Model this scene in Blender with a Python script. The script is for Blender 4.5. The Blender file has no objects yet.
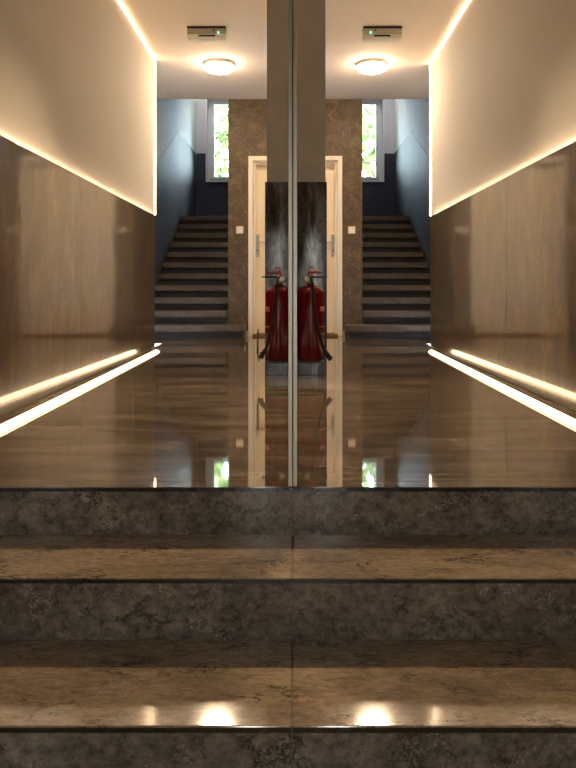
import bpy, bmesh, math, random
from mathutils import Vector, Matrix
C = bpy.context.scene.collection
random.seed(7)
F, VX, VY, H, CX = 693.0, 294.5, 288.0, 0.56, 0.005
def PX(px, Y): return CX + (px - VX) * Y / F
def PZ(py, Y): return H - (py - VY) * Y / F

# ------------------------------------------------------------------ mesh helpers
def add_box(bm, x0, x1, y0, y1, z0, z1):
    x0, x1 = min(x0, x1), max(x0, x1); y0, y1 = min(y0, y1), max(y0, y1); z0, z1 = min(z0, z1), max(z0, z1)
    v = [bm.verts.new(p) for p in ((x0,y0,z0),(x1,y0,z0),(x1,y1,z0),(x0,y1,z0),(x0,y0,z1),(x1,y0,z1),(x1,y1,z1),(x0,y1,z1))]
    for f in ((0,3,2,1),(4,5,6,7),(0,1,5,4),(1,2,6,5),(2,3,7,6),(3,0,4,7)):
        bm.faces.new([v[i] for i in f])
def bx(*a):
    bm = bmesh.new(); add_box(bm, *a); return bm
def boxes(lst):
    bm = bmesh.new()
    for b in lst: add_box(bm, *b)
    return bm
def add_lathe(bm, prof, cx, cy, cz, n=32, axis='Z'):
    rings = []
    for r, z in prof:
        ring = []
        for k in range(n):
            a = 2*math.pi*k/n
            if axis == 'Z': p = (cx + r*math.cos(a), cy + r*math.sin(a), cz + z)
            elif axis == 'Y': p = (cx + r*math.cos(a), cy + z, cz + r*math.sin(a))
            else: p = (cx + z, cy + r*math.cos(a), cz + r*math.sin(a))
            ring.append(bm.verts.new(p))
        rings.append(ring)
    for a, b in zip(rings, rings[1:]):
        for k in range(n):
            bm.faces.new((a[k], a[(k+1) % n], b[(k+1) % n], b[k]))
    bm.faces.new(rings[0]); bm.faces.new(rings[-1])
def lathe(*a, **k):
    bm = bmesh.new(); add_lathe(bm, *a, **k); return bm
def smooth_path(pts, sub=6):
    P = [Vector(p) for p in pts]
    if len(P) < 3: return P
    out = []
    for i in range(len(P)-1):
        p0 = P[max(i-1, 0)]; p1 = P[i]; p2 = P[i+1]; p3 = P[min(i+2, len(P)-1)]
        for k in range(sub):
            t = k/sub
            out.append(0.5*((2*p1) + (p2-p0)*t + (2*p0-5*p1+4*p2-p3)*t*t + (-p0+3*p1-3*p2+p3)*t**3))
    out.append(P[-1]); return out
def add_tube(bm, pts, radii, n=10, smooth=True):
    P = smooth_path(pts) if smooth else [Vector(p) for p in pts]
    m = len(P)
    R = [radii]*m if isinstance(radii, (int, float)) else [radii[min(int(i/(m-1)*(len(radii)-1)), len(radii)-2)] * (1-((i/(m-1)*(len(radii)-1)) - min(int(i/(m-1)*(len(radii)-1)), len(radii)-2))) + radii[min(int(i/(m-1)*(len(radii)-1)), len(radii)-2)+1] * ((i/(m-1)*(len(radii)-1)) - min(int(i/(m-1)*(len(radii)-1)), len(radii)-2)) for i in range(m)]
    rings = []; ref = None
    for i, p in enumerate(P):
        d = (P[min(i+1, m-1)] - P[max(i-1, 0)]).normalized()
        if ref is None: ref = d.orthogonal().normalized()
        u = (ref - d*ref.dot(d)).normalized(); w = d.cross(u); ref = u
        rings.append([bm.verts.new(p + (u*math.cos(2*math.pi*k/n) + w*math.sin(2*math.pi*k/n))*R[i]) for k in range(n)])
    for a, b in zip(rings, rings[1:]):
        for k in range(n): bm.faces.new((a[k], a[(k+1) % n], b[(k+1) % n], b[k]))
    bm.faces.new(rings[0]); bm.faces.new(rings[-1])
def tube(*a, **k):
    bm = bmesh.new(); add_tube(bm, *a, **k); return bm
def prism(poly, axis, lo, hi):
    """extrude a 2-D polygon: axis 'X' -> poly is (y,z)"""
    bm = bmesh.new()
    mk = (lambda p, t: (t, p[0], p[1])) if axis == 'X' else (lambda p, t: (p[0], t, p[1])) if axis == 'Y' else (lambda p, t: (p[0], p[1], t))
    a = [bm.verts.new(mk(p, lo)) for p in poly]; b = [bm.verts.new(mk(p, hi)) for p in poly]
    n = len(poly); bm.faces.new(a); bm.faces.new(b)
    for k in range(n): bm.faces.new((a[k], a[(k+1) % n], b[(k+1) % n], b[k]))
    return bm

def obj(name, bm, mat, parent=None, bevel=0, smooth=False, seg=2):
    if parent is not None:
        bmesh.ops.translate(bm, verts=bm.verts, vec=-root_loc(parent))
    bmesh.ops.recalc_face_normals(bm, faces=bm.faces)
    me = bpy.data.meshes.new(name); bm.to_mesh(me); bm.free()
    o = bpy.data.objects.new(name, me); C.objects.link(o)
    me.materials.append(mat)
    if parent is not None: o.parent = parent
    if smooth:
        for p in me.polygons: p.use_smooth = True
        try: me.set_sharp_from_angle(angle=math.radians(40))
        except Exception: pass
    if bevel:
        b = o.modifiers.new('bevel', 'BEVEL'); b.width = bevel; b.segments = seg; b.limit_method = 'ANGLE'
    return o
def root_loc(o):
    v = Vector(o.location)
    while o.parent is not None:
        o = o.parent; v += Vector(o.location)
    return v
def tag(o, label, cat, group=None, kind=None):
    o['label'] = label; o['category'] = cat
    if group: o['group'] = group
    if kind: o['kind'] = kind
    return o
def thing(name, label, cat, loc, group=None, kind=None):
    o = bpy.data.objects.new(name, None); C.objects.link(o); o.location = loc
    o.empty_display_size = 0.1
    return tag(o, label, cat, group, kind)

# ------------------------------------------------------------------ materials
def lin(c): return tuple(((v/255)/12.92 if v/255 <= .04045 else ((v/255+.055)/1.055)**2.4) for v in c)
class NT:
    def __init__(s, name):
        s.m = bpy.data.materials.new(name); s.m.use_nodes = True
        s.t = s.m.node_tree; s.t.nodes.clear()
        s.out = s.n('ShaderNodeOutputMaterial')
    def n(s, typ, **kw):
        o = s.t.nodes.new(typ)
        for k, v in kw.items():
            if k in o.inputs.keys(): o.inputs[k].default_value = v
            else: setattr(o, k, v)
        return o
    def l(s, a, b): s.t.links.new(a, b)
def simple(name, col, rough=.5, metal=0, ior=1.5, coat=0, noise=0, nscale=40, bump=0):
    t = NT(name); p = t.n('ShaderNodeBsdfPrincipled'); t.l(p.outputs[0], t.out.inputs[0])
    p.inputs['Base Color'].default_value = (*col, 1); p.inputs['Roughness'].default_value = rough
    p.inputs['Metallic'].default_value = metal; p.inputs['IOR'].default_value = ior
    p.inputs['Coat Weight'].default_value = coat
    if noise or bump:
        g = t.n('ShaderNodeNewGeometry'); no = t.n('ShaderNodeTexNoise', Scale=nscale, Detail=4.0); t.l(g.outputs['Position'], no.inputs['Vector'])
        if noise:
            r = t.n('ShaderNodeValToRGB'); t.l(no.outputs['Fac'], r.inputs[0])
            r.color_ramp.elements[0].position = .3; r.color_ramp.elements[1].position = .7
            r.color_ramp.elements[0].color = (*[c*(1-noise) for c in col], 1); r.color_ramp.elements[1].color = (*[min(1, c*(1+noise)) for c in col], 1)
            t.l(r.outputs[0], p.inputs['Base Color'])
        if bump:
            b = t.n('ShaderNodeBump', Strength=bump, Distance=.002); t.l(no.outputs['Fac'], b.inputs['Height']); t.l(b.outputs[0], p.inputs['Normal'])
    return t.m
def emit(name, col, strength):
    t = NT(name); e = t.n('ShaderNodeEmission'); e.inputs[0].default_value = (*col, 1); e.inputs[1].default_value = strength
    t.l(e.outputs[0], t.out.inputs[0]); return t.m
def stone(name, dark, mid, light, scale=(1,1,1), rough=.08, ior=1.7, vein=.5, vein_scale=3.0, nscale=2.5, vein_col=(.012,.008,.005),
          joints=None, joint_col=(.3,.22,.14), pale=0, grain=.25, coat=0, aniso=0, polish=0):
    """polished marble: stretched noise for the body, crackled dark veins, thin pale veins, optional straight joints"""
    t = NT(name); p = t.n('ShaderNodeBsdfPrincipled'); t.l(p.outputs[0], t.out.inputs[0])
    g = t.n('ShaderNodeNewGeometry')
    mp = t.n('ShaderNodeMapping'); mp.inputs['Scale'].default_value = scale; t.l(g.outputs['Position'], mp.inputs[0])
    n1 = t.n('ShaderNodeTexNoise', Scale=nscale, Detail=8.0, Roughness=.62, Distortion=.6); t.l(mp.outputs[0], n1.inputs['Vector'])
    r = t.n('ShaderNodeValToRGB'); t.l(n1.outputs['Fac'], r.inputs[0]); cr = r.color_ramp
    cr.elements[0].position = .28; cr.elements[0].color = (*dark, 1)
    cr.elements[1].position = .74; cr.elements[1].color = (*light, 1)
    e = cr.elements.new(.5); e.color = (*mid, 1)
    col = r.outputs[0]
    # fine grain
    n2 = t.n('ShaderNodeTexNoise', Scale=38.0, Detail=5.0, Roughness=.7); t.l(mp.outputs[0], n2.inputs['Vector'])
    mr = t.n('ShaderNodeMapRange'); t.l(n2.outputs['Fac'], mr.inputs[0])
    mr.inputs[1].default_value = .3; mr.inputs[2].default_value = .7; mr.inputs[3].default_value = 1-grain; mr.inputs[4].default_value = 1+grain
    mx = t.n('ShaderNodeVectorMath', operation='SCALE'); t.l(col, mx.inputs[0]); t.l(mr.outputs[0], mx.inputs['Scale']); col = mx.outputs[0]
    # veins: distance to cell edges, warped
    wn = t.n('ShaderNodeTexNoise', Scale=vein_scale*1.1, Detail=6.0, Roughness=.65); t.l(mp.outputs[0], wn.inputs['Vector'])
    va = t.n('ShaderNodeVectorMath', operation='MULTIPLY_ADD'); t.l(wn.outputs['Color'], va.inputs[0]); va.inputs[1].default_value = (.55,.55,.55); t.l(mp.outputs[0], va.inputs[2])
    def vein_layer(sc, w, amount, colour, col):
        vo = t.n('ShaderNodeTexVoronoi', Scale=sc); vo.feature = 'DISTANCE_TO_EDGE'; t.l(va.outputs[0], vo.inputs['Vector'])
        m = t.n('ShaderNodeMapRange'); m.interpolation_type = 'SMOOTHSTEP'; t.l(vo.outputs['Distance'], m.inputs[0])
        m.inputs[1].default_value = 0; m.inputs[2].default_value = w; m.inputs[3].default_value = amount; m.inputs[4].default_value = 0
        # break the veins up
        bn = t.n('ShaderNodeTexNoise', Scale=sc*1.3, Detail=3.0); t.l(mp.outputs[0], bn.inputs['Vector'])
        bm_ = t.n('ShaderNodeMapRange'); t.l(bn.outputs['Fac'], bm_.inputs[0]); bm_.inputs[1].default_value = .42; bm_.inputs[2].default_value = .62
        mu = t.n('ShaderNodeMath', operation='MULTIPLY'); t.l(m.outputs[0], mu.inputs[0]); t.l(bm_.outputs[0], mu.inputs[1])
        mi = t.n('ShaderNodeMix'); mi.data_type = 'RGBA'; t.l(mu.outputs[0], mi.inputs[0]); t.l(col, mi.inputs[6]); mi.inputs[7].default_value = (*colour, 1)
        return mi.outputs[2]
    if vein: 
        col = vein_layer(vein_scale, .05, vein, vein_col, col)
        col = vein_layer(vein_scale*2.7, .05, vein*.6, vein_col, col)
    if pale: col = vein_layer(vein_scale*.8, .012, pale, tuple(min(1, c*2.2) for c in light), col)
    if joints:
        sx = t.n('ShaderNodeSeparateXYZ'); t.l(g.outputs['Position'], sx.inputs[0])
        for ax, pitch, off, w in joints:
            a = t.n('ShaderNodeMath', operation='SUBTRACT'); t.l(sx.outputs[ax], a.inputs[0]); a.inputs[1].default_value = off
            b = t.n('ShaderNodeMath', operation='PINGPONG'); t.l(a.outputs[0], b.inputs[0]); b.inputs[1].default_value = pitch/2
            c = t.n('ShaderNodeMath', operation='LESS_THAN'); t.l(b.outputs[0], c.inputs[0]); c.inputs[1].default_value = w
            d = t.n('ShaderNodeMath', operation='MULTIPLY'); t.l(c.outputs[0], d.inputs[0]); d.inputs[1].default_value = .6
            mi = t.n('ShaderNodeMix'); mi.data_type = 'RGBA'; t.l(d.outputs[0], mi.inputs[0]); t.l(col, mi.inputs[6]); mi.inputs[7].default_value = (*joint_col, 1)
            col = mi.outputs[2]
    t.l(col, p.inputs['Base Color'])
    p.inputs['Roughness'].default_value = rough; p.inputs['IOR'].default_value = ior; p.inputs['Coat Weight'].default_value = coat
    if polish:
        pm = t.n('ShaderNodeMapRange'); t.l(n1.outputs['Fac'], pm.inputs[0]); pm.inputs[1].default_value = .34; pm.inputs[2].default_value = .66
        pm.inputs[3].default_value = max(0, .5-polish); pm.inputs[4].default_value = .5+polish*.7; t.l(pm.outputs[0], p.inputs['Specular IOR Level'])
    if aniso:
        p.inputs['Anisotropic'].default_value = aniso
        cv = t.n('ShaderNodeCombineXYZ'); cv.inputs[2].default_value = 1.0; t.l(cv.outputs[0], p.inputs['Tangent'])
    p.inputs['Coat Roughness'].default_value = .065; p.inputs['Coat IOR'].default_value = 1.85
    return t.m

WARM = (1.0, .70, .41)
M = {}
M['plaster'] = simple('warm_white_plaster', (.72,.68,.63), .75, bump=.05, nscale=120)
M['ceiling'] = simple('ceiling_paint', (.74,.655,.56), .8, bump=.05, nscale=120)
M['pillar_paint'] = simple('grey_pillar_paint', (.42,.395,.37), .6, noise=.06, nscale=6)
M['floor'] = stone('polished_brown_floor', (.050,.037,.026), (.125,.096,.069), (.27,.218,.163), scale=(.9,4.2,1), polish=.12, rough=.035, ior=2.25, vein=.35, vein_scale=2.6, nscale=2.6,
                   joints=[('Y', .66, .05, .0016), ('X', 1.2, .0, .0014)], pale=.3, grain=.35)
M['tread'] = stone('polished_step_stone', (.20,.150,.102), (.36,.275,.190), (.52,.41,.295), scale=(1,2.2,1), rough=.09, ior=2.2, vein=.8, vein_scale=4.5, nscale=3.0, pale=.3, grain=.35)
M['riser'] = stone('dark_riser_stone', (.15,.126,.102), (.23,.195,.16), (.35,.30,.25), scale=(1,1,1.2), rough=.16, ior=1.6, vein=.75, vein_scale=5.0, nscale=3.5, pale=.75, grain=.6)
M['grout'] = simple('grey_grout', (.16,.14,.115), .8)
M['edge'] = stone('dark_edge_shade_and_core', (.02,.014,.010), (.032,.023,.016), (.05,.036,.026), rough=.2, vein=.2)  # dark colour for the overhang shade strips, also fills the step core
M['wall_stone'] = stone('polished_wall_stone', (.020,.011,.005), (.066,.037,.015), (.165,.098,.043), scale=(1,2.0,.8), rough=.32, ior=1.7, coat=1.0, vein=.5, vein_scale=3.5, nscale=4.0, pale=.2, grain=.5)
M['back_stone'] = stone('brown_back_stone', (.060,.038,.019), (.105,.068,.035), (.19,.128,.07), rough=.5, ior=1.5, vein=.3, vein_scale=7, nscale=10, grain=.5)
M['pillar_stone'] = stone('dark_pillar_marble', (.012,.011,.010), (.05,.045,.040), (.26,.24,.22), scale=(2.2,2.2,.6), rough=.12, ior=1.4, polish=.5, vein=.55, vein_scale=5, nscale=4.2, pale=.4)
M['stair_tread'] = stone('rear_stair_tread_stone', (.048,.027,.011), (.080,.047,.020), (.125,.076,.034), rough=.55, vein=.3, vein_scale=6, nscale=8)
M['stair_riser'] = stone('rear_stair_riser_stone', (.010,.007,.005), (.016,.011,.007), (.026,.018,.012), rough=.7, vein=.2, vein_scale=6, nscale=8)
M['dado'] = simple('blue_black_satin_paint', (.042,.046,.082), .60, ior=1.5, noise=.12, nscale=5)
M['stair_white'] = simple('stairwell_white_paint', (.70,.70,.77), .7)
M['door_white'] = simple('cream_white_lacquer', (.92,.80,.62), .4, noise=.03, nscale=3)
M['frame_white'] = simple('cream_frame_lacquer', (.93,.87,.75), .4)
M['threshold'] = simple('brown_wood_threshold', (.24,.12,.045), .5, noise=.2, nscale=30)
M['steel'] = simple('brushed_steel', (.55,.55,.55), .35, metal=.85)
M['chrome'] = simple('satin_chrome', (.64,.57,.49), .42, metal=1)
M['slot'] = simple('black_glass_edge', (.03,.028,.025), .3)
M['mirror'] = simple('mirror_silver', (.93,.93,.92), .0, metal=1)
M['white_plastic'] = simple('cream_plastic', (.80,.74,.60), .4)
M['grey_plastic'] = simple('grey_plastic', (.40,.37,.31), .5)
M['lid_plastic'] = simple('pale_plastic', (.70,.70,.60), .35)
M['black_plastic'] = simple('black_plastic', (.015,.014,.013), .45)
M['black_rubber'] = simple('black_rubber', (.003,.003,.003), .6)
M['red'] = simple('red_enamel', (.115,.002,.004), .20, ior=1.42, coat=.0)
M['red_lever'] = simple('red_lever_paint', (.42,.02,.015), .35)
M['paper'] = simple('faded_label', (.42,.10,.09), .5, noise=.15, nscale=60)
M['brass'] = simple('brass_fitting', (.55,.42,.20), .3, metal=.9)
M['gauge'] = simple('gauge_face', (.75,.75,.70), .4)
M['led'] = emit('warm_led', WARM, 17)
M['led_edge'] = emit('warm_edge_led', WARM, 20)
M['led_ceiling'] = emit('warm_ceiling_led', WARM, 18)
M['led_floor'] = emit('warm_floor_led', (1.0, .72, .42), 3.0)
M['lamp'] = emit('warm_lamp_diffuser', (1.0, .74, .47), 42)
M['green'] = emit('green_indicator', (.15, 1.0, .45), 1.2)
M['pvc'] = simple('white_window_frame', (.78,.80,.84), .35)
M['bark'] = simple('bark', (.09,.06,.04), .8, noise=.3)
M['ground'] = simple('grass_ground', (.06,.10,.03), .9, noise=.3, nscale=3)
def glass(name='window_glass', tint=(.96,.98,.97)):
    t = NT(name); tr = t.n('ShaderNodeBsdfTransparent'); gl = t.n('ShaderNodeBsdfGlossy', Roughness=.01)
    fr = t.n('ShaderNodeFresnel', IOR=1.45); mx = t.n('ShaderNodeMixShader')
    tr.inputs[0].default_value = (*tint,1)
    t.l(fr.outputs[0], mx.inputs[0]); t.l(tr.outputs[0], mx.inputs[1]); t.l(gl.outputs[0], mx.inputs[2]); t.l(mx.outputs[0], t.out.inputs[0]); return t.m
M['glass'] = glass()
M['tinted_glass'] = glass('tinted_entrance_glass', (.62,.56,.49))
def leafmat(name, a, b):
    t = NT(name); d = t.n('ShaderNodeBsdfDiffuse'); tl = t.n('ShaderNodeBsdfTranslucent'); mx = t.n('ShaderNodeMixShader'); mx.inputs[0].default_value = .45
    g = t.n('ShaderNodeNewGeometry'); r = t.n('ShaderNodeValToRGB'); t.l(g.outputs['Random Per Island'], r.inputs[0])
    r.color_ramp.elements[0].color = (*a, 1); r.color_ramp.elements[1].color = (*b, 1)
    t.l(r.outputs[0], d.inputs[0]); t.l(r.outputs[0], tl.inputs[0]); t.l(d.outputs[0], mx.inputs[1]); t.l(tl.outputs[0], mx.inputs[2]); t.l(mx.outputs[0], t.out.inputs[0]); return t.m
M['leaf'] = leafmat('tree_leaves', (.05,.12,.03), (.42,.50,.20))

# ------------------------------------------------------------------ dimensions
Y0 = 1.95                      # front edge of the hallway floor
YB = 8.0                       # stone wall with the door
YW = 12.05                     # window wall of the stairwells
W, WW = 1.30, 1.33             # face of the wall cladding, face of the plaster
YE, YEW = 6.6, 6.74            # far ends of cladding and plaster
ZC = 2.74                      # ceiling
ZWN = 1.24                     # top of the wall cladding
XS, XR = .788, 1.73            # rear staircase between these
ZL = 1.628                     # rear stair landing
YF = -2.6                      # entrance wall
SD = {1: 'right', -1: 'left'}
YEs, YEWs = {1: 6.6, -1: 6.48}, {1: 6.74, -1: 6.62}

def struct(name, bm, mat, parent=None, bevel=0):
    o = obj(name, bm, mat, parent, bevel)
    if parent is None: o['kind'] = 'structure'
    return o

# ------------------------------------------------------------------ entrance steps geometry
S1b = 1.962; z1b = PZ(535, S1b); z1f = z1b + .009; Y1f = (H - z1f)*F/290
S2b = Y1f + .010; z2b = PZ(640, S2b); z2f = z2b + .0125; Y2f = (H - z2f)*F/438
S3b = Y2f + .010; z3b = z2f - .157; z3f = z3b + .006; Y3f = Y2f - .31
S4b = Y3f + .010; z4b = z3f - .15; z4f = z4b + .006; Y4f = Y3f - .31
S5b = Y4f + .010; ZG = z4f - .15

# ------------------------------------------------------------------ setting
fl = struct('floor', boxes([(-1.33, 1.33, Y0, 7.0, -.010, 0), (-1.73, 1.73, 7.0, YB + .3, -.010, 0)]), M['floor'])
tag(fl, 'polished brown marble hallway floor', 'floor', kind='structure')
struct('edge_shade_strip_1', bx(-1.298, 1.298, Y0 - .0012, Y0 + .003, -.0125, -.003), M['edge'])  # dark strip stands for the shade under the floor's front edge
fy = struct('floor_entrance', bx(-1.33, 1.33, YF, S5b, ZG - .05, ZG), M['riser'])
struct('ceiling', bx(-1.78, 1.78, YF, YB, ZC, ZC + .15), M['ceiling'])
for s in (1, -1):
    n = SD[s]
    wl = struct('wall_' + n, boxes([(s*WW, s*1.78, YF, YEWs[s], ZG - .05, ZC)]), M['plaster'])
    tag(wl, 'cream plaster wall with glowing edges above the %s stone cladding' % n, 'wall', kind='structure')
    # stone slabs of the cladding, hairline joints between them
    ys = [YEs[s], 5.60, 4.24, 2.88, 1.26]
    for k in range(len(ys)-1):
        obj('cladding_slab', bx(s*W, s*(W+.010), ys[k+1] + .0012, ys[k] - .0012, .012 if ys[k+1] > Y0 else .012, ZWN), M['wall_stone'], wl, bevel=.0015)
    obj('cladding_slab', bx(s*W, s*(W+.010), YF, 1.2588, ZG, ZWN), M['wall_stone'], wl)
    obj('cladding_slab', bx(s*W, s*(W+.010), 1.2612, Y0 - .002, ZG, .010), M['wall_stone'], wl)
    sw = struct('wall_stairwell_' + n, bx(s*XR, s*(XR+.15), YEWs[s], YW + .25, -.010, 4.5), M['stair_white'])
    poly = [(YEW + .02, 0.0), (YW - .004, 0.0), (YW - .004, 2.88), (10.23, 2.87), (8.0, 1.83), (YEW + .02, 1.30)]
    obj('painted_dado', prism(poly, 'X', s*(XR-.004), s*(XR-.0005)), M['dado'], sw)
    # skirting that climbs with the steps
    sk = [(7.55, .0), (7.55, .26), (10.29, ZL + .11), (YW - .006, ZL + .11), (YW - .006, ZL + .0), (10.29, ZL - .2)]
    # window wall
    xl, xr = .80, PX(383, YW); zb, zt = PZ(181, YW), PZ(98, YW)
    rw = struct('wall_window_' + n, boxes([(s*.70, s*XR, YW, YW+.25, -.01, zb), (s*.70, s*XR, YW, YW+.25, zt, 4.5),
                 (s*xr, s*XR, YW, YW+.25, zb, zt), (s*.70, s*xl, YW, YW+.25, zb, zt)]), M['stair_white'])
    obj('painted_dado', boxes([(s*XS, s*xr, YW-.004, YW-.0005, ZL, zb-.02), (s*(xr+.02), s*(XR-.005), YW-.004, YW-.0005, ZL, 2.90), (s*xr, s*(xr+.02), YW-.004, YW-.0005, ZL, zb-.02)]), M['dado'], rw)
    struct('wall_upper_' + n, bx(s*XS, s*XR, YB - .15, YB, ZC + .15, 4.5), M['stair_white'])
KX0, KX1, KY0, KY1 = .95, 1.60, 10.9, 11.9
struct('ceiling_stairwell', boxes([(-XR-.15, XR+.15, YB - .15, KY0, 4.5, 4.6), (-XR-.15, XR+.15, KY1, YW + .25, 4.5, 4.6), (-KX0, KX0, KY0, KY1, 4.5, 4.6), (KX1, XR+.15, KY0, KY1, 4.5, 4.6), (-XR-.15, -KX1, KY0, KY1, 4.5, 4.6)]), M['stair_white'])
for s, nm in ((1, 'added_skylight_right'), (-1, 'added_skylight_left')):  # made-up skylights, added to bring more daylight into the stairwells
    k = thing(nm, 'added skylight for extra daylight over the %s stair landing' % SD[s], 'skylight', (s*1.25, 11.15, 4.5), kind='structure')
    obj('window_frame', boxes([(s*KX0, s*(KX0+.05), KY0, KY1, 4.53, 4.62), (s*(KX1-.05), s*KX1, KY0, KY1, 4.53, 4.62), (s*(KX0+.05), s*(KX1-.05), KY0, KY0+.05, 4.53, 4.62), (s*(KX0+.05), s*(KX1-.05), KY1-.05, KY1, 4.53, 4.62)]), M['pvc'], k)
    obj('glass_pane', bx(s*(KX0+.05), s*(KX1-.05), KY0+.05, KY1-.05, 4.57, 4.576), M['tinted_glass'], k)

for s in (1, -1):
    g_ = obj('shadow_gap', bx(s*1.2615, s*1.268, Y0, YEs[s], .0002, .0012), M['slot'], fl)
# stone wall with the doorway
LO = .028
DX, DZ = .556, PZ(156, YB)
wb = struct('wall_back', boxes([(DX, XS, YB, YW, -.01, 4.5), (-XS+LO, -DX+LO, YB, YW, -.01, 4.5), (-DX+LO, DX, YB, YW, DZ, 4.5), (-DX+LO, DX, YB + .28, YB + .5, -.01, DZ)]), M['back_stone'])
tag(wb, 'brown stone wall around the pale door, between both staircases', 'wall', kind='structure')
for s in (1, -1):
    struct('baseboard_' + SD[s], bx(s*(DX+.005), s*.585, YB - .012, YB - .0005, 0, .065), M['grey_plastic'], bevel=.002)
dr = thing('door_1', 'pale cream door with silver handles, half hidden behind the pillar', 'door', (0, YB, 0), kind='structure')
fw = .050
obj('door_frame', boxes([(DX-fw, DX, YB-.012, YB+.12, 0, DZ), (-DX+LO, -DX+fw+LO, YB-.012, YB+.12, 0, DZ), (-DX+fw+LO, DX-fw, YB-.012, YB+.12, DZ-fw, DZ)]), M['frame_white'], dr, bevel=.004)
obj('door_stop', boxes([(DX-fw-.03, DX-fw, YB+.07, YB+.15, 0, DZ-fw), (-DX+fw+LO, -DX+fw+.03+LO, YB+.07, YB+.15, 0, DZ-fw), (-DX+fw+.03+LO, DX-fw-.03, YB+.07, YB+.15, DZ-fw-.04, DZ-fw)]), M['frame_white'], dr, bevel=.004)
obj('threshold', bx(-DX+fw+LO, DX-fw, YB-.03, YB+.2, .0, .028), M['threshold'], dr, bevel=.004)
for s in (1, -1):
    lf = obj('door_leaf', bx(s*.002 + LO/2, s*(DX-fw-.004) + (LO if s < 0 else 0), YB+.152, YB+.192, .032, DZ-fw-.004), M['door_white'], dr, bevel=.003)
    yh = YB + .152; xh = PX(333, yh) if s > 0 else -PX(333, yh) + LO
    zh0, zh1 = PZ(257, yh), PZ(234.5, yh)
    pl = obj('handle_plate', bx(xh-.022, xh+.022, yh-.010, yh, zh0, zh1), M['steel'], dr, bevel=.006)
    zl = PZ(242.5, yh)
    obj('handle', tube([(xh, yh-.008, zl), (xh, yh-.045, zl), (xh-s*.012, yh-.055, zl), (xh-s*.12, yh-.055, zl)], .010), M['steel'], pl, smooth=True)
    obj('lock_cylinder', lathe([(.009, -.004), (.009, .002)], xh, yh-.010, PZ(250.5, yh), n=16, axis='Y'), M['black_plastic'], pl)

# ------------------------------------------------------------------ entrance steps
st = thing('entrance_steps', 'wide polished dark marble steps leading up to the hallway floor', 'steps', (0, Y0, ZG))
def riser(y, zb, zt, cuts, mat=M['riser']):
    for c in cuts: obj('joint', bx(c - .0012, c + .0012, y + .0012, y + .019, zb, zt), M['grout'], st)
    xs = [-1.298] + cuts + [1.298]
    for a, b in zip(xs, xs[1:]):
        obj('riser', bx(a + .0012, b - .0012, y, y + .02, zb, zt), mat, st)
def tread(yb, zb, yf, zf, cuts, x1=1.298):
    for c in cuts: obj('joint', prism([(yf+.0015, zf-.0012), (yb+.02, zb-.0012), (yb+.02, zb-.029), (yf+.013, zb-.029), (yf+.013, zf-.008), (yf+.0015, zf-.008)], 'X', c-.0012, c+.0012), M['grout'], st)
    xs = [-1.298] + cuts + [x1]
    for a, b in zip(xs, xs[1:]):
        bm = prism([(yf, zf), (yb + .02, zb), (yb + .02, zb - .03), (yf + .012, zb - .03), (yf + .012, zf - .009), (yf, zf - .009)], 'X', a + .0012, b - .0012)
        obj('tread', bm, M['tread'], st, bevel=.0025)
        obj('nosing_shade_strip', bx(a + .0012, b - .0012, yf - .0012, yf + .003, zf - .0125, zf - .0035), M['edge'], st)  # overhang shadow drawn as a dark strip below each nosing
riser(Y0 + .012, z1b, -.0105, [-.78, 0, .575, 1.1])
tread(S1b, z1b, Y1f, z1f, [0.0])
riser(S2b, z2b, z1f - .009, [-.95, 0, .62])
tread(S2b, z2b, Y2f, z2f, [0.0, .62])
riser(S3b, z3b, z2f - .009, [-.9, 0, .75])
tread(S3b, z3b, Y3f, z3f, [-.6, 0.0, .6])
riser(S4b, z4b, z3f - .009, [-.6, 0.0, .8])
tread(S4b, z4b, Y4f, z4f, [-.6, 0.0, .6])
riser(S5b, ZG, z4f - .009, [-.8, 0.0, .5])

cb = prism([(S5b+.021, ZG-.05), (S5b+.021, z4b-.031), (S4b+.021, z4b-.031), (S4b+.021, z3b-.031), (S3b+.021, z3b-.031), (S3b+.021, z2b-.031), (S2b+.021, z2b-.031), (S2b+.021, z1b-.031), (Y0+.033, z1b-.031), (Y0+.033, -.011), (Y0+.3, -.011), (7.4, -.0101), (7.4, ZG-.05)], 'X', -1.298, 1.298)
obj('step_core', cb, M['edge'], st)
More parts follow.
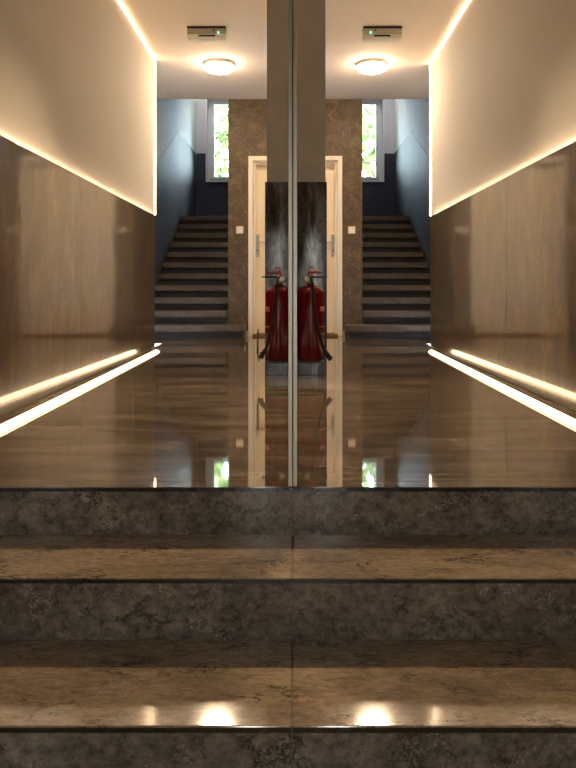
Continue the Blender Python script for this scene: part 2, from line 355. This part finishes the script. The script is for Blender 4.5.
# ------------------------------------------------------------------ lights of the hall
def slant(bm, s):
    for v in bm.verts: v.co.x += s*(1.137 + (v.co.y - Y0)/(6.05 - Y0)*.063)
    return bm
for s in (1, -1):
    n = SD[s]
    t = thing('floor_light_strip', 'long glowing warm light strip set in the floor along the %s stone wall' % n, 'light strip', (s*1.155, 4.3, 0), 'floor light strips')
    obj('channel', slant(boxes([(s*-.034, s*-.029, Y0+.02, 6.05, .0002, .0015), (s*.029, s*.034, Y0+.02, 6.05, .0002, .0015)]), s), M['steel'], t)
    arc = [(s*.025*math.cos(a), 0.0004 + .021*math.sin(a)) for a in [math.pi*k/10 for k in range(11)]]
    obj('diffuser', slant(prism(arc, 'Y', Y0+.02, 6.05), s), M['led_floor'], t, smooth=True)
    t = thing('cove_light_strip', 'warm light strip glowing along the top of the %s stone cladding' % n, 'light strip', (s*1.315, 2.0, ZWN), 'cove light strips')
    obj('diffuser', bx(s*1.314, s*1.328, 1.8, YEs[s] - .02, ZWN - .022, ZWN - .006), M['led'], t)
    t = thing('ceiling_light_strip', 'warm light strip in the corner of ceiling and %s plaster wall' % n, 'light strip', (s*1.322, 3.5, ZC), 'ceiling edge light strips')
    obj('diffuser', bx(s*1.3240, s*1.3295, 4.3, YEWs[s] - .01, ZC - .010, ZC - .0005), M['led_ceiling'], t)
    t = thing('edge_light_strip', 'upright warm light strip at the far end of the %s plaster wall' % n, 'light strip', (s*1.322, YEWs[s], 1.26), 'upright light strips')
    obj('diffuser', bx(s*1.3235, s*1.3295, YEWs[s] - .012, YEWs[s] - .001, ZWN + .02, ZC - .012), M['led_edge'], t)
    obj('cover', bx(s*1.318, s*1.3295, YEWs[s] - .001, YEWs[s] + .003, ZWN + .02, ZC - .001), M['frame_white'], t)
    xl, yl = s*.755, 6.72
    t = thing('ceiling_lamp', 'round glowing flush lamp on the ceiling, %s of the pillar' % n, 'ceiling lamp', (xl, yl, ZC), 'round ceiling lamps')
    obj('base', lathe([(.140, 0), (.146, -.004), (.146, -.028), (.140, -.032)], xl, yl, ZC - .0005, 48), M['frame_white'], t, smooth=True)
    obj('diffuser', lathe([(.139, -.0325), (.138, -.050), (.124, -.068), (.095, -.080), (.05, -.086), (.01, -.087)], xl, yl, ZC, 48), M['lamp'], t, smooth=True)
    # added spotlight, unseen above the frame, to brighten steps and floor
    xd, yd = s*.50, 3.95
    t = thing('added_downlight', 'added unseen spotlight in the ceiling above the hallway floor, %s of the mirror panel' % n, 'spotlight', (xd, yd, ZC), 'added spotlights')
    obj('trim_ring', lathe([(.13, -.0005), (.155, -.0005), (.155, -.006), (.13, -.010)], xd, yd, ZC, 32), M['steel'], t, smooth=True)
    sl = bpy.data.lights.new('added_spot', 'SPOT'); sl.energy = 235; sl.color = (1.0, .73, .45); sl.spot_size = math.radians(80); sl.spot_blend = 1.0; sl.shadow_soft_size = .14
    sb = bpy.data.objects.new('added_spot', sl); C.objects.link(sb); sb.location = (xd, yd, ZC - .012); sb.rotation_euler = (math.radians(-20), 0, 0)
    # emergency light: box under the ceiling with a clear lid
    ye = 5.77; xa, xb = PX(363.5, ye), PX(402, ye)
    if s < 0: xa, xb = -xa + 2*CX, -xb + 2*CX
    t = thing('emergency_light', 'grey emergency light box under the ceiling with green indicator, %s of the pillar' % n, 'emergency light', ((xa+xb)/2, ye, ZC), 'emergency lights')
    obj('back_plate', bx(xa, xb, ye-.005, ye+.085, ZC-.016, ZC-.0005), M['black_plastic'], t, bevel=.003)
    obj('housing', bx(xa, xb, ye, ye+.08, ZC-.062, ZC-.016), M['grey_plastic'], t, bevel=.006)
    obj('lid', bx(xa-s*.004, xb, ye-.004, ye+.084, ZC-.098, ZC-.062), M['lid_plastic'], t, bevel=.010)
    obj('tube_window', bx(xa+s*.085, xa+s*.225, ye-.0065, ye-.0025, ZC-.088, ZC-.072), M['black_plastic'], t, bevel=.001)
    obj('indicator', lathe([(.010, 0), (.010, -.005), (.006, -.009)], xa+s*.060, ye, ZC-.052, 20, axis='Y'), M['green'], t, smooth=True)
    obj('test_button', lathe([(.008, 0), (.008, -.004)], xa+s*.100, ye, ZC-.034, 16, axis='Y'), M['black_plastic'], t, smooth=True)
    # light switch
    ysw = YB; xs_ = PX(351.7, ysw) if s > 0 else -PX(351.7, ysw) + 2*CX; zs = PZ(230, ysw)
    t = thing('light_switch', 'square cream light switch on the brown stone wall, %s of the door' % n, 'light switch', (xs_, ysw, zs), 'light switches beside the door')
    obj('frame', bx(xs_-.042, xs_+.042, ysw-.010, ysw-.0005, zs-.042, zs+.042), M['white_plastic'], t, bevel=.004)
    obj('rocker', bx(xs_-.028, xs_+.028, ysw-.014, ysw-.010, zs-.028, zs+.028), M['frame_white'], t, bevel=.002)

# ------------------------------------------------------------------ mirror partition, pillar
YP = 4.46
pt = thing('mirror_partition', 'tall mirror panel seen edge-on in a satin chrome profile, from steps to pillar', 'mirror', (0, Y0, 0))
obj('mirror_glass', bx(-.004, .004, Y0+.0305, YP-.016, .004, ZC-.002), M['mirror'], pt)
obj('chrome_profile', boxes([(.0013, .0125, Y0+.003, Y0+.030, .0005, ZC-.002), (-.0125, -.0013, Y0+.003, Y0+.030, .0005, ZC-.002)]), M['chrome'], pt, bevel=.001)
obj('glass_edge_seal', bx(-.0012, .0012, Y0+.0045, Y0+.0298, .0005, ZC-.002), M['slot'], pt)
pi_ = thing('pillar', 'square grey painted pillar with dark marble lower half carrying the extinguishers', 'pillar', (0, YP + .2, 0))
obj('shaft', bx(-.173, .205, YP+.004, YP+.39, 1.242, ZC-.0005), M['pillar_paint'], pi_, bevel=.002)
obj('marble_cladding', bx(-.185, .213, YP-.006, YP+.40, .0005, 1.242), M['pillar_stone'], pi_, bevel=.002)

# ------------------------------------------------------------------ fire extinguishers
def extinguisher(s):
    yc = 4.352; X = lambda px: PX(px, yc); Z = lambda py: PZ(py, yc)
    cx = .107 if s > 0 else -.095; r = .084
    zb = Z(361.5)
    t = thing('fire_extinguisher', ('red fire extinguisher on the pillar, right of the chrome strip, hose towards the right' if s > 0 else
              'red fire extinguisher on the pillar, left of the chrome strip, nozzle with thin lever'), 'fire extinguisher', (cx, yc, zb), 'fire extinguishers on the pillar')
    top = Z(285.5) - zb
    obj('cylinder', lathe([(.02, .006), (r-.016, .004), (r-.004, .014), (r, .03), (r, top-.052), (r-.004, top-.034), (r-.016, top-.016), (r-.036, top-.005), (.024, top), (.02, top+.012)], cx, yc, zb, 48), M['red'], t, smooth=True)
    obj('foot_ring', lathe([(r-.014, -.004), (r-.005, 0), (r-.005, .012), (r-.014, .012)], cx, yc, zb, 40), M['black_plastic'], t, smooth=True)
    # instruction label wrapped on the outer side
    rr = r + .0008; n = 14
    for z0, z1 in ((.315, .345), (.218, .224), (.175, .180)):
        bm = bmesh.new(); prev = None
        for k in range(n+1):
            a = math.radians(-50 + 42*k/n); px, py = cx + s*rr*math.cos(a), yc + rr*math.sin(a)
            v = (bm.verts.new((px, py, zb+z0)), bm.verts.new((px, py, zb+z1)))
            if prev: bm.faces.new((prev[0], v[0], v[1], prev[1]))
            prev = v
        o = obj('label', bm, M['paper'], t, smooth=True)
        sm = o.modifiers.new('thick', 'SOLIDIFY'); sm.thickness = .0006; sm.offset = 1
    zt = zb + top
    vm = bmesh.new(); add_lathe(vm, [(.018, .006), (.020, .012), (.020, .030), (.014, .036), (.013, .062), (.016, .066)], cx, yc, zt, 24)
    add_tube(vm, [(cx, yc, zt+.044), (cx - s*.040, yc-.004, zt+.044)], .010, smooth=False)
    v = obj('valve', vm, M['brass'], t, smooth=True)
    obj('gauge', lathe([(.004, .012), (.016, .010), (.017, 0), (.017, -.010), (.014, -.013)], cx - s*.022, yc-.018, zt+.040, 24, axis='Y'), M['gauge'], v, smooth=True)
    obj('carry_handle', boxes([(cx-s*.018, cx+s*.105, yc-.011, yc+.011, zt+.050, zt+.058)]), M['black_plastic'], t, bevel=.003)
    obj('trigger_lever', prism([(cx-s*.024, zt+.066), (cx-s*.006, zt+.092), (cx+s*.030, zt+.094), (cx+s*.066, zt+.080), (cx+s*.066, zt+.074), (cx+s*.028, zt+.080), (cx-s*.014, zt+.060)], 'Y', yc-.009, yc+.009), M['red_lever'], t, bevel=.002)
    bmp = bmesh.new()
    ring = [(cx + s*.010 + .020*math.cos(a), yc-.016, zt+.098 + .020*math.sin(a)) for a in [2*math.pi*k/14 for k in range(15)]]
    add_tube(bmp, ring, .0022, n=6, smooth=False)
    obj('safety_pin', bmp, M['red_lever'], t, smooth=True)
    yf = yc - r
    def P(px, py, y): return ((s*(PX(px, y)-CX) + (0 if s > 0 else .012)), y, PZ(py, y))
    path = [(cx, yc-.016, zt+.046), (cx+s*.004, yf-.020, zt+.030), P(314, 292, yf-.030), P(316, 310, yf-.026), P(319, 328, yf-.022), P(323, 345, yf-.004), P(325.5, 351, yf+.004)]
    h = obj('hose', tube(path, .0092, n=12), M['black_rubber'], t, smooth=True)
    e0 = P(325, 350, yf+.004); e1 = P(328, 354.5, yf+.004); e2 = P(332, 359.5, yf+.004)
    if s < 0: e1 = P(328.5, 355.5, yf+.004); e2 = P(329.5, 358.5, yf+.0)
    nz = obj('nozzle', tube([e0, e1, e2], [.013, .018, .014, .017], n=14, smooth=False), M['black_plastic'], t, smooth=True)
    if s < 0:
        obj('nozzle_lever', tube([P(329, 352, yf), P(331.5, 361, yf), P(332.5, 352, yf), P(332, 329, yf)], [.006, .008, .006, .003], n=8, smooth=False), M['black_plastic'], nz, smooth=True)
    # holder: strap round the bottle and plate on the pillar
    bk = bmesh.new()
    add_lathe(bk, [(r+.0005, -.010), (r+.003, -.010), (r+.003, .010), (r+.0005, .010)], cx, yc, zb+.12, 40)
    obj('strap', bk, M['red'], t, smooth=True)
    obj('wall_bracket', bx(cx-.02, cx+.02, yc+r-.006, YP-.0045, zb+.30, zb+.36), M['steel'], t, bevel=.002)
    obj('wall_bracket', bx(cx-.015, cx+.015, yc+r-.006, YP-.0045, zb+.10, zb+.14), M['steel'], t, bevel=.002)
extinguisher(1); extinguisher(-1)

# ------------------------------------------------------------------ rear staircases
RZ, RUN, YS = .148, .27, 7.595
for s in (1, -1):
    t = thing('staircase', 'dark stone staircase rising to a window, on the %s' % ('right side of the pale door' if s > 0 else 'left side of the pale door'), 'staircase', (s*1.26, YS, 0), 'staircases beside the door')
    for k in range(1, 12):
        y = YS + RUN*(k-1); z = RZ*k
        xl = .575 if k == 1 else XS + .001
        yb = y + RUN + .05 if k < 11 else YW - .004
        x1 = XR - .006
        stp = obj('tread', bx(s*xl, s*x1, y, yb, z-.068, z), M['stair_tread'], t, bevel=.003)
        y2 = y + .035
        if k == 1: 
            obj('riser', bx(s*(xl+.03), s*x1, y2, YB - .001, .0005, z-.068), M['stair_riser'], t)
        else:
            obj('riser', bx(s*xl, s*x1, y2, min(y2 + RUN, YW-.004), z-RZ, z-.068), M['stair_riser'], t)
    if True:
        lo = [(YS+.02, .0005), (YS+.02, .24)]
        poly = [(YS+.02, .0005), (YS+.02, .27), (YS+RUN*10-.04, ZL+.13), (YW-.006, ZL+.10), (YW-.006, ZL), (YS+RUN*10+.1, ZL-.12), (YS+.3, .0005)]
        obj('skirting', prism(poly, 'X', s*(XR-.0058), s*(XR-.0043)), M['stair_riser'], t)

# ------------------------------------------------------------------ windows
def window(name, s):
    xl, xr = .80, PX(383, YW); zb, zt = PZ(181, YW), PZ(98, YW)
    w = thing(name, 'tall white framed window above the %s staircase with a tree outside' % SD[s], 'window', (s*(xl+xr)/2, YW, zb), kind='structure')
    yf = YW + .10
    obj('window_frame', boxes([(s*xl, s*(xl+.05), yf, yf+.07, zb, zt), (s*(xr-.05), s*xr, yf, yf+.07, zb, zt), (s*(xl+.05), s*(xr-.05), yf, yf+.07, zb, zb+.045), (s*(xl+.05), s*(xr-.05), yf, yf+.07, zt-.045, zt)]), M['pvc'], w, bevel=.004)
    a, b, c, d = xl+.045, xr-.045, zb+.042, zt-.042
    obj('sash', boxes([(s*a, s*(a+.07), yf-.015, yf+.055, c, d), (s*(b-.07), s*b, yf-.015, yf+.055, c, d), (s*(a+.07), s*(b-.07), yf-.015, yf+.055, c, c+.045), (s*(a+.07), s*(b-.07), yf-.015, yf+.055, d-.045, d)]), M['pvc'], w, bevel=.006)
    obj('glass_pane', bx(s*(a+.07), s*(b-.07), yf+.018, yf+.024, c+.045, d-.045), M['glass'], w)
    obj('window_sill', bx(s*(xl-.02), s*(xr+.02), YW-.03, yf-.001, zb-.02, zb), M['pvc'], w, bevel=.003)
    obj('reveal_trim', bx(s*(xr-.001), s*(xr+.022), YW-.014, YW-.001, zb, zt), M['pvc'], w, bevel=.002)
window('window_1', 1); window('window_2', -1)

# entrance behind the photographer: wall with a glazed door
we = struct('wall_entrance', boxes([(-1.33, -.62, YF-.2, YF, ZG, ZC), (.62, 1.33, YF-.2, YF, ZG, ZC), (-.62, .62, YF-.2, YF, 1.62, ZC)]), M['plaster'])
d2 = thing('door_2', 'glazed entrance door facing the steps', 'door', (0, YF-.1, ZG), kind='structure')
obj('door_frame', boxes([(-.62, -.54, YF-.14, YF-.06, ZG, 1.62), (.54, .62, YF-.14, YF-.06, ZG, 1.62), (-.54, .54, YF-.14, YF-.06, 1.54, 1.62)]), M['slot'], d2, bevel=.004)
GX = .30
obj('door_leaf', boxes([(-.54, -GX-.09, YF-.13, YF-.07, ZG+.01, 1.54), (-GX+.09, GX-.09, YF-.13, YF-.07, ZG+.01, 1.54), (GX+.09, .54, YF-.13, YF-.07, ZG+.01, 1.54),
    (-GX-.09, -GX+.09, YF-.13, YF-.07, ZG+.01, ZG+.25), (GX-.09, GX+.09, YF-.13, YF-.07, ZG+.01, ZG+.25), (-GX-.09, -GX+.09, YF-.13, YF-.07, 1.44, 1.54), (GX-.09, GX+.09, YF-.13, YF-.07, 1.44, 1.54)]), M['stair_riser'], d2)
for s in (1, -1):
    obj('glass_pane', bx(s*(GX-.09), s*(GX+.09), YF-.103, YF-.097, ZG+.25, 1.44), M['tinted_glass'], d2)
obj('handle', tube([(.02, YF-.07, .3), (.02, YF-.01, .3), (.02, YF-.005, .32), (.02, YF-.005, .6), (.02, YF-.01, .62), (.02, YF-.07, .62)], .012), M['steel'], d2, smooth=True)

# outdoors
struct('floor_outside', boxes([(-14, 14, YW+.26, 40, -.6, -.5), (-14, 14, -18, YF-.21, ZG-.15, ZG-.05)]), M['ground'])
def tree(x, y, z0, zc, R, label, n):
    t = thing('leafy_tree', label, 'tree', (x, y, z0), 'trees outside the windows')
    bm = bmesh.new()
    add_tube(bm, [(x, y, z0), (x+.05, y, z0+(zc-z0)*.5), (x-.05, y+.05, zc+R*.3)], [.16, .12, .05], n=10)
    for k in range(9):
        a = random.uniform(0, 6.28); zz = random.uniform(zc-R*.5, zc+R*.4)
        add_tube(bm, [(x, y, zz-.4), (x+.4*R*math.cos(a), y+.4*R*math.sin(a), zz), (x+.8*R*math.cos(a), y+.8*R*math.sin(a), zz+.35)], [.05, .03, .01], n=6)
    obj('trunk', bm, M['bark'], t, smooth=True)
    bm = bmesh.new()
    cl = []
    while len(cl) < 70:
        v = Vector((random.uniform(-1,1), random.uniform(-1,1), random.uniform(-1,1)))
        if v.length < 1: cl.append(Vector((x, y, zc)) + v*R*Vector((1,1,1)).length/1.732)
    for k in range(n):
        c = random.choice(cl) + Vector((random.gauss(0,.16), random.gauss(0,.16), random.gauss(0,.14)))
        L = random.uniform(.07, .13); wd = L*.5
        m = Matrix.Rotation(random.uniform(0,6.28), 3, 'Z') @ Matrix.Rotation(random.uniform(-1.0,1.0), 3, 'X') @ Matrix.Rotation(random.uniform(0,6.28), 3, 'Y')
        pts = [(-L,0,0), (-.3*L,-wd,.01), (.5*L,-.7*wd,.0), (L,0,-.02), (.5*L,.7*wd,0), (-.3*L,wd,.01)]
        bm.faces.new([bm.verts.new(c + m @ Vector(p)) for p in pts])
    obj('foliage', bm, M['leaf'], t)
tree(1.95, 16.2, -.5, 4.2, 1.7, 'sunlit leafy tree seen through the window above the right staircase', 5200)
tree(-1.95, 16.2, -.5, 4.2, 1.7, 'sunlit leafy tree seen through the window above the left staircase', 5200)

def shift(o, d):
    if o.type == 'MESH': o.data.transform(Matrix.Translation((d, 0, 0)))
    for c in o.children: shift(c, d)
for o in list(C.objects):
    if o.parent is None and o.name in ('wall_stairwell_left', 'wall_window_left', 'wall_upper_left', 'baseboard_left'): shift(o, LO)
    elif o.parent is None and (o.name == 'window_2' or (o.location.x < -.2 and o.name.split('.')[0] in ('staircase', 'light_switch', 'ceiling_lamp'))): o.location.x += LO
# ------------------------------------------------------------------ world, sun, portals, camera
w = bpy.data.worlds.new('sky'); bpy.context.scene.world = w; w.use_nodes = True
bg = w.node_tree.nodes['Background']; bg.inputs[0].default_value = (.70, .84, 1.0, 1); bg.inputs[1].default_value = 22.0
su = bpy.data.lights.new('sun', 'SUN'); su.energy = 13; su.angle = .01; su.color = (1, .95, .85)
so = bpy.data.objects.new('sun', su); C.objects.link(so); so.rotation_euler = (math.radians(42), 0, math.radians(72)); so.location = (0, 14, 12)
def portal(x0, x1, z0, z1, y, facing):
    l = bpy.data.lights.new('daylight_portal', 'AREA'); l.shape = 'RECTANGLE'; l.size = abs(x1-x0); l.size_y = z1-z0; l.cycles.is_portal = True
    o = bpy.data.objects.new('daylight_portal', l); C.objects.link(o); o.location = ((x0+x1)/2, y, (z0+z1)/2)
    o.rotation_euler = (math.radians(90 if facing > 0 else -90), 0, 0)
for s in (1, -1):
    portal(s*.80 + (LO if s < 0 else 0), s*PX(383, YW) + (LO if s < 0 else 0), PZ(181, YW), PZ(98, YW), YW+.24, -1)
for s in (1, -1):
    l = bpy.data.lights.new('daylight_portal', 'AREA'); l.shape = 'RECTANGLE'; l.size = .55; l.size_y = .9; l.cycles.is_portal = True
    o = bpy.data.objects.new('daylight_portal', l); C.objects.link(o); o.location = (s*1.275, 11.4, 4.63)
portal(-GX-.09, -GX+.09, ZG+.25, 1.44, YF-.15, 1); portal(GX-.09, GX+.09, ZG+.25, 1.44, YF-.15, 1)

cam = bpy.data.cameras.new('camera'); co = bpy.data.objects.new('camera', cam); C.objects.link(co)
co.location = (CX, 0, H); co.rotation_euler = (math.radians(90), 0, 0)
cam.sensor_fit = 'AUTO'; cam.sensor_width = 36; cam.lens = F/768*36
cam.shift_x = (288 - VX)/768; cam.shift_y = (VY - 384)/768
cam.clip_start = .02; cam.clip_end = 200
sc = bpy.context.scene; sc.camera = co
sc.view_settings.view_transform = 'Standard'; sc.view_settings.look = 'None'
sc.view_settings.exposure = 1.0; sc.view_settings.gamma = 1
try:
    sc.cycles.use_denoising = True; sc.cycles.sample_clamp_indirect = 6; sc.cycles.blur_glossy = .3
    sc.cycles.max_bounces = 12; sc.cycles.diffuse_bounces = 6; sc.cycles.glossy_bounces = 6
except Exception: pass
